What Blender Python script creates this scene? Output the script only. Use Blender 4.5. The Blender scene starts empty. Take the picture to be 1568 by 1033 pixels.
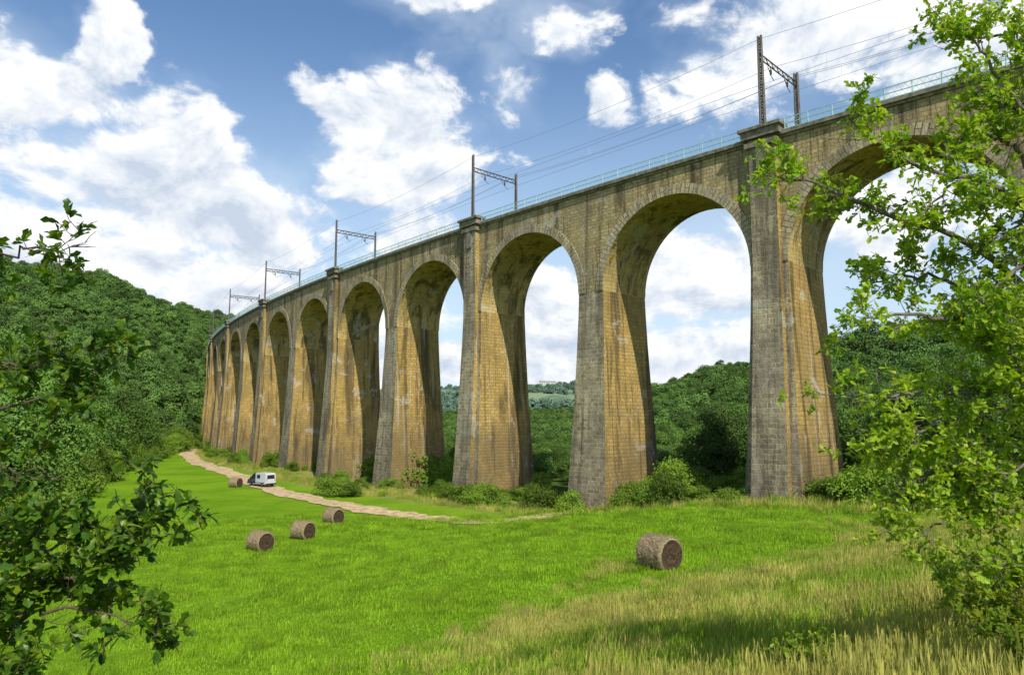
import bpy, math, random
import numpy as np
from mathutils import Vector, Euler
random.seed(3)
RNG=np.random.default_rng(7)
sc=bpy.context.scene
R_=math.radians

# ------------------------------------------------------------ helpers
class MB:
    def __init__(s): s.v=[];s.f=[];s.uv=[];s.m=[]
    def face(s,pts,uvs=None,mat=0):
        i=len(s.v); s.v.extend([tuple(p) for p in pts]); s.f.append(tuple(range(i,i+len(pts))))
        s.uv.extend(uvs if uvs else [(p[0],p[2]) for p in pts]); s.m.append(mat)
    def box(s,c,d,mat=0,rz=0,sk=(1,1)):
        cx,cy,cz=c; a,b,h=d[0]/2,d[1]/2,d[2]/2; P=[]
        cr,sr=math.cos(rz),math.sin(rz)
        for z,k in ((-h,1),(h,0)):
            fx,fy=(1,1) if k else sk
            for x,y in ((-a,-b),(a,-b),(a,b),(-a,b)):
                x*=fx;y*=fy
                P.append((cx+x*cr-y*sr,cy+x*sr+y*cr,cz+z))
        for q in ((0,3,2,1),(4,5,6,7),(0,1,5,4),(1,2,6,5),(2,3,7,6),(3,0,4,7)):
            s.face([P[i] for i in q],None,mat)
    def tube(s,pts,rad,n=6,mat=0,cap=False):
        pts=[Vector(p) for p in pts]; rings=[]
        for i,p in enumerate(pts):
            t=(pts[min(i+1,len(pts)-1)]-pts[max(i-1,0)])
            if t.length<1e-9: t=Vector((0,0,1))
            t.normalize()
            a=t.orthogonal().normalized() if abs(t.z)>.95 else t.cross(Vector((0,0,1))).normalized()
            b=t.cross(a)
            base=len(s.v)
            for k in range(n):
                g=2*math.pi*k/n
                s.v.append(tuple(p+(a*math.cos(g)+b*math.sin(g))*rad[i]))
            rings.append(base)
        for i in range(len(rings)-1):
            A,B=rings[i],rings[i+1]
            for k in range(n):
                k2=(k+1)%n
                s.f.append((A+k,A+k2,B+k2,B+k)); s.uv.extend([(k/n,i),((k+1)/n,i),((k+1)/n,i+1),(k/n,i+1)]); s.m.append(mat)
        if cap:
            for A in (rings[0],rings[-1]):
                s.f.append(tuple(A+k for k in range(n))); s.uv.extend([(0,0)]*n); s.m.append(mat)
    def arr(s,V,F,mat=0):
        b=len(s.v); s.v.extend(map(tuple,V.tolist()))
        k=F.shape[1]
        s.f.extend(map(tuple,(F+b).tolist())); s.uv.extend([(0,0)]*(k*len(F))); s.m.extend([mat]*len(F))
    def obj(s,name,mats,smooth=False,link=True,uv=True,parent=None):
        me=bpy.data.meshes.new(name); me.from_pydata(s.v,[],s.f)
        for m in mats: me.materials.append(m)
        me.polygons.foreach_set('material_index',np.array(s.m,dtype=np.int32))
        if uv:
            l=me.uv_layers.new(name='UVMap'); l.data.foreach_set('uv',np.array(s.uv,dtype=np.float32).ravel())
        if smooth: me.polygons.foreach_set('use_smooth',np.ones(len(me.polygons),dtype=bool))
        me.update()
        o=bpy.data.objects.new(name,me)
        if link: sc.collection.objects.link(o)
        if parent: o.parent=parent
        return o
def empty(name):
    o=bpy.data.objects.new(name,None); sc.collection.objects.link(o); return o

class NT:
    def __init__(s,nt): s.nt=nt; s.n=nt.nodes; s.l=nt.links
    def set(s,n,k,v):
        sock=n.inputs[k.replace('_',' ') if isinstance(k,str) else k]
        if isinstance(v,bpy.types.NodeSocket): s.l.new(v,sock)
        else: sock.default_value=v
    def math(s,op,a,b=None,c=None,clamp=False):
        n=s.n.new('ShaderNodeMath'); n.operation=op; n.use_clamp=clamp
        for i,v in enumerate((a,b,c)):
            if v is None: continue
            s.set(n,i,v)
        return n.outputs[0]
    def mix(s,f,a,b,mode='MIX'):
        n=s.n.new('ShaderNodeMix'); n.data_type='RGBA'; n.blend_type=mode
        s.set(n,0,f); s.set(n,6,a); s.set(n,7,b); return n.outputs[2]
    def noise(s,vec,scale,detail=4,rough=.5,dist=0):
        n=s.n.new('ShaderNodeTexNoise'); 
        if vec is not None: s.l.new(vec,n.inputs['Vector'])
        n.inputs['Scale'].default_value=scale;n.inputs['Detail'].default_value=detail;n.inputs['Roughness'].default_value=rough;n.inputs['Distortion'].default_value=dist
        return n.outputs[0]
    def smooth(s,v,a,b,lo=0.,hi=1.):
        n=s.n.new('ShaderNodeMapRange'); n.interpolation_type='SMOOTHSTEP'
        s.set(n,0,v); s.set(n,1,a); s.set(n,2,b); s.set(n,3,lo); s.set(n,4,hi); return n.outputs[0]
def c4(c,k=1): return (c[0]*k,c[1]*k,c[2]*k,1)
def newmat(name):
    m=bpy.data.materials.new(name); m.use_nodes=True; t=NT(m.node_tree)
    p=[n for n in t.n if n.type=='BSDF_PRINCIPLED'][0]; o=[n for n in t.n if n.type=='OUTPUT_MATERIAL'][0]
    p.inputs['Roughness'].default_value=.85; p.inputs['Specular IOR Level'].default_value=.25
    return m,t,p,o
def simple(name,col,rough=.7,metal=0,var=.25,scale=8,bump=0):
    m,t,p,o=newmat(name); tc=t.n.new('ShaderNodeTexCoord')
    nz=t.noise(tc.outputs['Object'],scale,4,.6)
    t.set(p,'Base Color',t.mix(t.smooth(nz,.3,.7),c4(col,1-var),c4(col,1+var)))
    p.inputs['Roughness'].default_value=rough; p.inputs['Metallic'].default_value=metal
    if bump:
        b=t.n.new('ShaderNodeBump'); b.inputs['Strength'].default_value=bump; b.inputs['Distance'].default_value=.05
        t.l.new(t.noise(tc.outputs['Object'],scale*3,4,.6),b.inputs['Height']); t.l.new(b.outputs[0],p.inputs['Normal'])
    return m
def leafmat(name,c1,c2,c3,trans=.35,rough=.5,nscale=.6,rv=.6):
    m,t,p,o=newmat(name); tc=t.n.new('ShaderNodeTexCoord'); oi=t.n.new('ShaderNodeObjectInfo')
    n1=t.noise(tc.outputs['Object'],nscale,2); n2=t.noise(tc.outputs['Object'],nscale*9,1)
    col=t.mix(t.smooth(n1,.3,.7),c4(c1),c4(c2))
    col=t.mix(t.math('MULTIPLY',t.smooth(n2,.45,.75),.8),col,c4(c3))
    k=t.math('MULTIPLY_ADD',oi.outputs['Random'],rv,1-rv*.5)
    col=t.mix(1,col,k,'MULTIPLY')
    t.set(p,'Base Color',col); p.inputs['Roughness'].default_value=rough
    if trans>0:
        tr=t.n.new('ShaderNodeBsdfTranslucent'); t.l.new(t.mix(1,col,(1.5,1.5,.7,1),'MULTIPLY'),tr.inputs[0])
        mx=t.n.new('ShaderNodeMixShader'); mx.inputs[0].default_value=trans
        t.l.new(p.outputs[0],mx.inputs[1]); t.l.new(tr.outputs[0],mx.inputs[2]); t.l.new(mx.outputs[0],o.inputs[0])
    return m

# ------------------------------------------------------------ geometry of the place
PH0=R_(44.75); RAD=620.0
C0=np.array([21.8,60.6])+RAD*np.array([math.cos(PH0),math.sin(PH0)])
def P(s,w,z):
    ph=PH0-s/RAD
    return (C0[0]-(RAD-w)*math.cos(ph), C0[1]-(RAD-w)*math.sin(ph), z)
def sw(x,y):
    dx=C0[0]-x; dy=C0[1]-y
    return (PH0-np.arctan2(dy,dx))*RAD, RAD-np.hypot(dx,dy)
def sst(x,a,b):
    t=np.clip((x-a)/(b-a),0,1); return t*t*(3-2*t)
AZ =[-180,-75,-60,-36,-28,-22,-20,-16,-10,3.5,8,11.1,17.8,23.3,30,40,60,80,180]
EE =[.03,.12,.17,.162,.146,.122,.10,.045,.030,.042,.038,.014,.050,.070,.080,.10,.12,.1,.03]
DD =[600,500,500,600,600,620,640,900,1400,1500,1400,520,470,430,400,380,350,350,600]
FF =[150,60,60,110,170,270,290,400,450,450,400,170,140,120,105,95,95,95,150]
def H(x,y):
    x=np.asarray(x,float); y=np.asarray(y,float)
    r=np.hypot(x,y); az=np.degrees(np.arctan2(x,y))
    q=.879*x-.478*y; d=.63*x-.78*y
    z=3.6*sst(q,-38,-8)+4.7*np.clip((d+20)/20,0,1.25)**1.15*sst(r,90,45)
    z=z+np.clip(y-120,0,120)*.011
    e=np.interp(az,AZ,EE);D=np.interp(az,AZ,DD);F=np.interp(az,AZ,FF)
    t=np.clip((r-F)/(D-F),0,1); t=t*t*(3-2*t)*.6+t*.4
    hh=(e*D+10)*t*(1-.35*np.clip((r-D)/1500,0,1))
    rough=np.sin(x*.021+1)*np.sin(y*.017+2)+.5*np.sin(x*.047+y*.031)
    z=z+hh+rough*t*6
    z=z+.12*np.sin(x*.31+.4*y)*np.sin(y*.23)+.2*np.sin(x*.09-y*.05)
    return z
def Hs(x,y): return float(H(x,y))
def dryness(x,y):
    d=.63*x-.78*y
    w=2.6*np.sin(x*.35+1)+1.9*np.sin(y*.4+x*.15)+1.2*np.sin(x*1.3-y*.9)
    return sst(d+w,-21.5,-11)*sst(x+w*.6,-6,5)

# ------------------------------------------------------------ materials
def stone(name,cA,cB,mort,bw,rh,dark=.45,lime=.5,bump=.7,mf=.75,ms=.03,foot=.5):
    m,t,p,o=newmat(name)
    uv=t.n.new('ShaderNodeUVMap'); tc=t.n.new('ShaderNodeTexCoord')
    nzv=t.n.new('ShaderNodeTexNoise'); nzv.inputs['Scale'].default_value=1.3; nzv.inputs['Detail'].default_value=1; t.l.new(tc.outputs['Object'],nzv.inputs['Vector'])
    off=t.n.new('ShaderNodeVectorMath'); off.operation='MULTIPLY_ADD'
    t.l.new(nzv.outputs[1],off.inputs[0]); off.inputs[1].default_value=(.18,.15,0); t.l.new(uv.outputs[0],off.inputs[2])
    b=t.n.new('ShaderNodeTexBrick'); t.l.new(off.outputs[0],b.inputs['Vector'])
    b.inputs['Color1'].default_value=(0,0,0,1); b.inputs['Color2'].default_value=(1,1,1,1); b.inputs['Mortar'].default_value=(.5,.5,.5,1)
    b.inputs['Scale'].default_value=1; b.inputs['Brick Width'].default_value=bw; b.inputs['Row Height'].default_value=rh
    b.inputs['Mortar Size'].default_value=ms; b.inputs['Mortar Smooth'].default_value=.4; b.inputs['Bias'].default_value=0
    bl=t.n.new('ShaderNodeRGBToBW'); t.l.new(b.outputs['Color'],bl.inputs[0])
    base=t.mix(bl.outputs[0],c4(cA),c4(cB))
    fine=t.noise(tc.outputs['Object'],5,5,.7)
    base=t.mix(t.smooth(fine,.35,.7,0,.6),base,c4(cA,.5))
    mvar=t.noise(tc.outputs['Object'],.5,2,.6)
    base=t.mix(t.math('MULTIPLY',b.outputs['Fac'],t.smooth(mvar,.35,.65,mf*.4,mf)),base,c4(mort))
    big=t.noise(tc.outputs['Object'],.22,4,.65)
    base=t.mix(t.smooth(big,.42,.60,0,.6),base,c4((cA[0]*.68,cA[1]*.72,cA[2]*.95)))
    for sc_,a,bb,amt,col in (((.5,.5,.045),.49,.63,dark,(.05,.038,.022,1)),((1.7,1.7,.09),.52,.66,dark*.95,(.045,.036,.024,1)),((.9,.9,.06),.58,.70,lime,(.56,.53,.44,1))):
        mp=t.n.new('ShaderNodeMapping'); mp.inputs['Scale'].default_value=sc_; mp.inputs['Location'].default_value=(amt*31,bb*17,0); t.l.new(tc.outputs['Object'],mp.inputs[0])
        st=t.noise(mp.outputs[0],1,4,.65,.5)
        base=t.mix(t.smooth(st,a,bb,0,amt),base,col)
    lm=t.noise(tc.outputs['Object'],.33,5,.7,.6)
    base=t.mix(t.smooth(lm,.57,.66,0,lime),base,(.54,.51,.42,1))
    # darker towards the foot, edge broken by noise
    sx=t.n.new('ShaderNodeSeparateXYZ'); t.l.new(tc.outputs['Object'],sx.inputs[0])
    ft=t.smooth(t.math('ADD',sx.outputs[2],t.math('MULTIPLY',big,-14)),6,-5,0,foot)
    base=t.mix(ft,base,(.09,.075,.05,1))
    t.set(p,'Base Color',base); p.inputs['Roughness'].default_value=.92
    h=t.math('ADD',t.math('MULTIPLY',t.math('SUBTRACT',1,b.outputs['Fac']),.6),t.math('MULTIPLY',fine,.8))
    bp=t.n.new('ShaderNodeBump'); bp.inputs['Strength'].default_value=bump; bp.inputs['Distance'].default_value=.12
    t.l.new(h,bp.inputs['Height']); t.l.new(bp.outputs[0],p.inputs['Normal'])
    return m
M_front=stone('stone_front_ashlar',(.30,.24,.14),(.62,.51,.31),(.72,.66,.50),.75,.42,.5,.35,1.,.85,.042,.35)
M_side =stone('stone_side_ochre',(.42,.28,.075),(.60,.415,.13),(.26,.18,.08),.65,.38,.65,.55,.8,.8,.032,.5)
M_span =stone('stone_spandrel',(.40,.305,.14),(.62,.48,.235),(.25,.20,.12),.65,.36,.65,.45,.9,.8,.035)
M_ring =stone('stone_voussoir',(.44,.36,.21),(.64,.53,.32),(.12,.10,.06),1.3,.45,.5,.3,.9,.9,.05)
M_intr =stone('stone_vault_soffit_lightened',(.54,.39,.125),(.70,.52,.20),(.36,.26,.11),.65,.38,.7,.55,.8)  # light put into the colour: paler stone offsets the soffit's constant shade
M_cap  =simple('weathered_capstone',(.20,.175,.13),.9,0,.4,2,.4)
M_pole =simple('weathered_concrete_pole',(.13,.115,.10),.8,0,.3,3)
M_rail =simple('pale_blue_green_paint',(.30,.52,.50),.5,0,.15,2)
M_wire =simple('grey_wire',(.22,.26,.32),.5,.2)
M_insul=simple('insulator_brown',(.06,.04,.03),.3)
M_ball =simple('ballast',(.2,.18,.16),.95,0,.4,20,.5)
M_bark =simple('bark',(.10,.075,.05),.9,0,.4,12,.5)
M_barkg=simple('bark_grey',(.17,.145,.12),.9,0,.35,14,.5)
M_path =simple('dirt_path_earth',(.50,.37,.20),.95,0,.35,1.2,.5)

# ------------------------------------------------------------ ground
EY=[0,60,86,139,219,260,400]; EX=[-34,-42,-54,-75,-97,-104,-130]
def build_ground():
    az=np.concatenate([np.arange(-60,60,.4),np.arange(60,300,4)])
    az=np.radians(az); na=len(az)
    rr=[.0]; r=.6
    while r<6000: rr.append(r); r*=1.03
    rr=np.array(rr[1:]); nr=len(rr)
    A,Rr=np.meshgrid(az,rr); X=Rr*np.sin(A);Y=Rr*np.cos(A);Z=H(X,Y)
    V=np.stack([X.ravel(),Y.ravel(),Z.ravel()],1); V=np.vstack([V,[[0,0,Hs(0,0)]]])
    i=np.arange(nr-1)[:,None]*na; j=np.arange(na)[None]; j2=(j+1)%na
    F=np.stack([(i+j).ravel(),(i+j2).ravel(),(i+na+j2).ravel(),(i+na+j).ravel()],1)[:,::-1]
    me=bpy.data.meshes.new('ground')
    faces=F.tolist()+[[len(V)-1,int(k),int((k+1)%na)][::-1] for k in range(na)]
    me.from_pydata(V.tolist(),[],faces)
    me.polygons.foreach_set('use_smooth',np.ones(len(me.polygons),dtype=bool))
    dry=dryness(V[:,0],V[:,1])*sst(V[:,1],-40,-20)
    s,w=sw(V[:,0],V[:,1])
    xe=np.interp(V[:,1],EY,EX); rad=np.hypot(V[:,0],V[:,1])
    fo=np.maximum(sst(w,3,9),sst(xe-V[:,0],-2,3))*(rad>15)
    verge=sst(w,-9,-4)*(1-fo)*sst(rad,50,60)
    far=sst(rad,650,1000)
    for nm,a in (('dry',dry),('forest',fo),('verge',verge),('far',far)):
        at=me.attributes.new(nm,'FLOAT','POINT'); at.data.foreach_set('value',a.astype(np.float32))
    m,t,p,o=newmat('meadow_and_forest_floor'); tc=t.n.new('ShaderNodeTexCoord')
    def at(n):
        k=t.n.new('ShaderNodeAttribute'); k.attribute_name=n; return k.outputs['Fac']
    n1=t.noise(tc.outputs['Object'],.12,5,.6); n2=t.noise(tc.outputs['Object'],2.5,5,.7); n3=t.noise(tc.outputs['Object'],14,3,.7)
    g=t.mix(t.smooth(n1,.35,.65),(.125,.26,.008,1),(.21,.35,.014,1))
    g=t.mix(t.smooth(n2,.35,.75,0,.6),g,(.10,.20,.006,1))
    g=t.mix(t.smooth(n3,.5,.75,0,.5),g,(.26,.38,.03,1))
    dr=t.mix(t.smooth(n2,.35,.7),(.27,.26,.06,1),(.16,.21,.03,1))
    ff=t.mix(t.smooth(n2,.35,.7),(.05,.09,.016,1),(.09,.15,.02,1))
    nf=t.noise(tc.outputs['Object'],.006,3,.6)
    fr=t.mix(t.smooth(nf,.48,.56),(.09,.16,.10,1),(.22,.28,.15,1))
    vg=t.mix(t.smooth(n2,.4,.6),(.17,.26,.04,1),(.34,.29,.11,1))
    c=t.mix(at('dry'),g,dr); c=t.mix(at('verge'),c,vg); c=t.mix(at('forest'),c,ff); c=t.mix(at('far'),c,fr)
    t.set(p,'Base Color',c); p.inputs['Roughness'].default_value=1; p.inputs['Specular IOR Level'].default_value=.05
    bp=t.n.new('ShaderNodeBump'); bp.inputs['Strength'].default_value=.6; bp.inputs['Distance'].default_value=.15
    t.l.new(t.math('ADD',n2,n3),bp.inputs['Height']); t.l.new(bp.outputs[0],p.inputs['Normal'])
    me.materials.append(m)
    ob=bpy.data.objects.new('ground',me); sc.collection.objects.link(ob)
build_ground()

# path
PATH=[(-104,246),(-96,219),(-80,180),(-58,142),(-38,110),(-22.3,88),(-12.6,76.3),(-4,70.6),(1,70.0),(6,73),(13,81),(22,90)]
def catmull(pts,n=12):
    out=[]; p=[Vector(a) for a in pts]; p=[p[0]*2-p[1]]+p+[p[-1]*2-p[-2]]
    for i in range(1,len(p)-2):
        for k in range(n):
            t=k/n
            out.append(.5*((2*p[i])+(p[i+1]-p[i-1])*t+(2*p[i-1]-5*p[i]+4*p[i+1]-p[i+2])*t*t+(3*p[i]-p[i-1]-3*p[i+1]+p[i+2])*t**3))
    out.append(p[-2]); return out
pc=catmull([(a,b,0) for a,b in PATH],14)
mb=MB(); rows=[]
for i,p in enumerate(pc):
    t=(pc[min(i+1,len(pc)-1)]-pc[max(i-1,0)]).normalized(); n=Vector((-t.y,t.x,0))
    wl=1.8+.35*math.sin(i*.9)+.3*math.sin(i*2.3); wr=1.8+.35*math.sin(i*.7+2)+.25*math.sin(i*1.9)
    rows.append([p+n*k for k in (-wr,-wr*.4,.0,wl*.4,wl)])
for i in range(len(rows)-1):
    for k in range(4):
        q=[rows[i][k],rows[i+1][k],rows[i+1][k+1],rows[i][k+1]]
        mb.face([(a.x,a.y,Hs(a.x,a.y)+.08) for a in q])
mb.obj('dirt_path',[M_path],uv=False)

# ------------------------------------------------------------ viaduct
via=empty('railway_viaduct')
SPR=23.3; RA=8.3; W0=.6; W1=7.8; ZT=34.1; WC=(W0+W1)/2
def tt(z): return max(0,min(1.05,(SPR-z)/SPR))
def ha(z): return 1.7+.95*tt(z)**1.3
def hb(z): return (W1-W0)/2+1.3*tt(z)**1.35
mb=MB(); K0,K1=-4,18
for k in range(K0,K1):
    s0=k*20.; c=s0+10
    N=30; A=[math.pi*i/N for i in range(N+1)]
    cols=[(s0,SPR)]+[(c-RA*math.cos(a),SPR+RA*math.sin(a)) for a in A]+[(s0+20,SPR)]
    for w,fl in ((W0,0),(W1,1)):
        for (sa,za),(sb,zb) in zip(cols[:-1],cols[1:]):
            if abs(sa-sb)<1e-6: continue
            q=[(sa,za),(sa,ZT),(sb,ZT),(sb,zb)]
            mb.face([P(a,w,z) for a,z in q],[(a,z) for a,z in q],2)
    for i in range(N):
        sa,za=c-RA*math.cos(A[i]),SPR+RA*math.sin(A[i]); sb,zb=c-RA*math.cos(A[i+1]),SPR+RA*math.sin(A[i+1])
        for j in range(2):
            wa=W0+(W1-W0)*j/2; wb=W0+(W1-W0)*(j+1)/2
            mb.face([P(sa,wa,za),P(sb,wa,zb),P(sb,wb,zb),P(sa,wb,za)],[(wa,RA*A[i]),(wa,RA*A[i+1]),(wb,RA*A[i+1]),(wb,RA*A[i])],4)
        for w,sg in ((W0,-.09),(W1,.09)):
            r2=RA+.95; r1=RA-.0
            g=lambda r,a,ww:P(c-r*math.cos(a),ww,SPR+r*math.sin(a))
            mb.face([g(r1,A[i],w+sg),g(r2,A[i],w+sg),g(r2,A[i+1],w+sg),g(r1,A[i+1],w+sg)],
              [(0.1,RA*A[i]),(1.05,RA*A[i]),(1.05,RA*A[i+1]),(.1,RA*A[i+1])],3)
            mb.face([g(r2,A[i],w+sg),g(r2,A[i],w),g(r2,A[i+1],w),g(r2,A[i+1],w+sg)],None,3)
            mb.face([g(r1,A[i],w+sg),g(r1,A[i],w),g(r1,A[i+1],w),g(r1,A[i+1],w+sg)],None,3)
for k in range(K0,K1+1):
    s=k*20.
    zs=[SPR-i*(SPR+2)/14 for i in range(15)]
    for za,zb in zip(zs[:-1],zs[1:]):
        a1,b1,a2,b2=ha(za),hb(za),ha(zb),hb(zb)
        c1=[(s-a1,WC-b1),(s+a1,WC-b1),(s+a1,WC+b1),(s-a1,WC+b1)]
        c2=[(s-a2,WC-b2),(s+a2,WC-b2),(s+a2,WC+b2),(s-a2,WC+b2)]
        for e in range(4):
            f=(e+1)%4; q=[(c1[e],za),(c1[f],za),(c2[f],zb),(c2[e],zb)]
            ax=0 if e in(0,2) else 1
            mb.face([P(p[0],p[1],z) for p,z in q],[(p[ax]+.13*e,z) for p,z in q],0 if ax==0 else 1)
    if k%2==0:
        zs=[ZT+.3]+[ZT-i*(ZT+2)/16 for i in range(1,17)]
        for sg in (-1,1):
            for za,zb in zip(zs[:-1],zs[1:]):
                def pr(z):
                    h=1.2+.5*tt(z); wf=WC+sg*(hb(z)+.6); wi=WC+sg*(hb(z)-.1)
                    return [(s-h,wi),(s-h,wf),(s+h,wf),(s+h,wi)]
                c1,c2=pr(za),pr(zb)
                for e in range(3):
                    q=[(c1[e],za),(c1[e+1],za),(c2[e+1],zb),(c2[e],zb)]
                    ax=0 if e==1 else 1
                    mb.face([P(p[0],p[1],z) for p,z in q],[(p[ax]+.2,z) for p,z in q],0 if ax==0 else 1)
mb.obj('piers_and_arches',[M_front,M_side,M_span,M_ring,M_intr],parent=via)
def sweep(mb,sa,sb,w0,w1,z0,z1,mat=0,ds=5.):
    n=max(1,int(round(abs(sb-sa)/ds))); ss=[sa+(sb-sa)*i/n for i in range(n+1)]
    for a,b in zip(ss[:-1],ss[1:]):
        for q in (((a,w0,z0),(b,w0,z0),(b,w0,z1),(a,w0,z1)),((a,w1,z0),(b,w1,z0),(b,w1,z1),(a,w1,z1)),((a,w0,z1),(b,w0,z1),(b,w1,z1),(a,w1,z1)),((a,w0,z0),(b,w0,z0),(b,w1,z0),(a,w1,z0))):
            mb.face([P(*t) for t in q],[(t[0],t[2]+t[1]) for t in q],mat)
    for a in (sa,sb):
        mb.face([P(a,w0,z0),P(a,w1,z0),P(a,w1,z1),P(a,w0,z1)],None,mat)
SA,SB=K0*20.,K1*20.
mb=MB(); sweep(mb,SA,SB,W0-.18,W1+.18,ZT,ZT+.22); sweep(mb,SA,SB,W0-.38,W1+.38,ZT+.223,ZT+.52)
mb.obj('cornice',[M_cap],parent=via)
mb=MB(); sweep(mb,SA,SB,W0+.8,W1-.8,ZT+.523,ZT+.75); mb.obj('ballast_bed',[M_ball],parent=via)
mb=MB()
for wc in (WC-1.7,WC+1.7):
    for g in (-.72,.72): sweep(mb,SA,SB,wc+g-.035,wc+g+.035,ZT+.78,ZT+.93)
mb.obj('rails',[M_wire],parent=via)
mb=MB()
for k in range(K0,K1+1,2):
    s=k*20.
    for sg in (-1,1):
        f=lambda a:WC+sg*a
        o=sorted((f(3.2),f(4.55)));  sweep(mb,s-1.75,s+1.75,o[0],o[1],ZT+.33,ZT+1.02,0)
        o=sorted((f(3.1),f(4.75)));  sweep(mb,s-1.95,s+1.95,o[0],o[1],ZT+1.023,ZT+1.3,0)
        o=sorted((f(3.5),f(4.45)));  sweep(mb,s-1.5,s+1.5,o[0],o[1],ZT-.45,ZT+.0,0)
        o=sorted((f(3.5),f(4.38)));  sweep(mb,s-.45,s+.45,o[0],o[1],ZT-2.6,ZT-.452,0)
mb.obj('pilaster_caps',[M_cap],parent=via)
# railing
mb=MB(); zr=ZT+.52
for w in (W0-.2,W1+.2):
    for h in (.12,.55,1.05):
        sweep(mb,SA,SB,w-.03,w+.03,zr+h-.03,zr+h+.03,0,5)
    s=SA
    while s<SB:
        mb.tube([P(s,w,zr),P(s,w,zr+1.1)],[.05,.05],4)
        if s<170:
            for j in range(4):
                a=s+j*.5
                mb.tube([P(a,w,zr+.12),P(a+.5,w,zr+1.05)],[.014]*2,3); mb.tube([P(a+.5,w,zr+.12),P(a,w,zr+1.05)],[.014]*2,3)
        s+=2.
mb.obj('railing',[M_rail],parent=via)
# catenary gantries
cat=empty('overhead_line_gantries')
def gantry(s):
    mb=MB(); zb=ZT+1.3; top=zb+8.6; wA=W0-.1; wB=W1+.1
    for w,tp in ((wA,top),(wB,top-.9)):
        for dx in (-.19,.19):
            mb.tube([P(s+dx,w,zb-.1),P(s+dx*.75,w,tp)],[.15,.12],4,0,True)
        n=16
        for i in range(n):
            z1=zb+(tp-zb)*i/n; z2=zb+(tp-zb)*(i+1)/n; sg=1 if i%2 else -1
            mb.tube([P(s-sg*.18,w,z1),P(s+sg*.18,w,z2)],[.08]*2,4)
            mb.tube([P(s-.18,w,z1),P(s+.18,w,z1)],[.075]*2,4)
    z1,z2=zb+6.4,zb+6.9
    for z in(z1,z2): mb.tube([P(s,wA,z),P(s,wB,z-.1)],[.08]*2,4)
    n=14
    for i in range(n):
        a=wA+(wB-wA)*i/n; b=wA+(wB-wA)*(i+1)/n
        mb.tube([P(s,a,z1 if i%2 else z2),P(s,b,z2 if i%2 else z1)],[.05]*2,4)
    for w in (WC-1.7,WC+1.7):
        mb.tube([P(s,w,z1),P(s,w,z1-.25),P(s,w,z1-.3),P(s,w,z1-.75),P(s,w,z1-.8)],[.03,.03,.1,.1,.03],6,1)
        mb.tube([P(s,w-.6,z1-.2),P(s,w+.0,z1-.85),P(s,w+.6,z1-1.15)],[.035]*3,4,1)
    mb.obj('gantry',[M_pole,M_insul],parent=cat)
for k in range(K0,K1+1,2): gantry(k*20.)
mb=MB()
for w,h,sg in ((WC-1.7,5.0,.0),(WC-1.7,6.3,.9),(WC+1.7,5.0,0),(WC+1.7,6.3,.9),(W0-.1,8.3,.9),(W1+.1,7.4,.9)):
    for k in range(K0,K1,2):
        pts=[]
        for i in range(9):
            t=i/8; pts.append(P(k*20+40*t,w,ZT+1.3+h-sg*4*t*(1-t)))
        mb.tube(pts,[.022]*9,3)
        if sg==.9 and h==6.3:
            for i in range(1,8):
                t=i/8; mb.tube([P(k*20+40*t,w,ZT+1.3+6.3-.9*4*t*(1-t)),P(k*20+40*t,w,ZT+6.3)],[.012]*2,3)
mb.obj('wires',[M_wire],parent=cat)

# ------------------------------------------------------------ scatter tool
def scatter(name,pts,rot,scl,idx,protos):
    col=bpy.data.collections.new(name+'_source')
    for i,p in enumerate(protos):
        p.name=f"{name}_source_{chr(97+i)}"; col.objects.link(p)
    me=bpy.data.meshes.new(name); me.from_pydata(np.asarray(pts).tolist(),[],[])
    a=me.attributes.new('rot','FLOAT_VECTOR','POINT'); a.data.foreach_set('vector',np.asarray(rot,np.float32).ravel())
    a=me.attributes.new('scl','FLOAT_VECTOR','POINT'); a.data.foreach_set('vector',np.asarray(scl,np.float32).ravel())
    a=me.attributes.new('pick','INT','POINT'); a.data.foreach_set('value',np.asarray(idx,np.int32))
    ob=bpy.data.objects.new(name,me); sc.collection.objects.link(ob)
    ng=bpy.data.node_groups.new(name,'GeometryNodeTree')
    ng.interface.new_socket('Geometry',in_out='INPUT',socket_type='NodeSocketGeometry')
    ng.interface.new_socket('Geometry',in_out='OUTPUT',socket_type='NodeSocketGeometry')
    gi=ng.nodes.new('NodeGroupInput');go=ng.nodes.new('NodeGroupOutput')
    ip=ng.nodes.new('GeometryNodeInstanceOnPoints'); ci=ng.nodes.new('GeometryNodeCollectionInfo')
    ci.inputs['Collection'].default_value=col; ci.inputs['Separate Children'].default_value=True; ci.inputs['Reset Children'].default_value=True
    def na(nm,ty):
        k=ng.nodes.new('GeometryNodeInputNamedAttribute'); k.data_type=ty; k.inputs['Name'].default_value=nm; return k.outputs[0]
    L=ng.links.new
    L(gi.outputs[0],ip.inputs['Points']); L(ci.outputs[0],ip.inputs['Instance']); ip.inputs['Pick Instance'].default_value=True
    L(na('pick','INT'),ip.inputs['Instance Index']); L(na('rot','FLOAT_VECTOR'),ip.inputs['Rotation']); L(na('scl','FLOAT_VECTOR'),ip.inputs['Scale'])
    L(ip.outputs[0],go.inputs[0])
    md=ob.modifiers.new('scatter','NODES'); md.node_group=ng
    return ob

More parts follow.
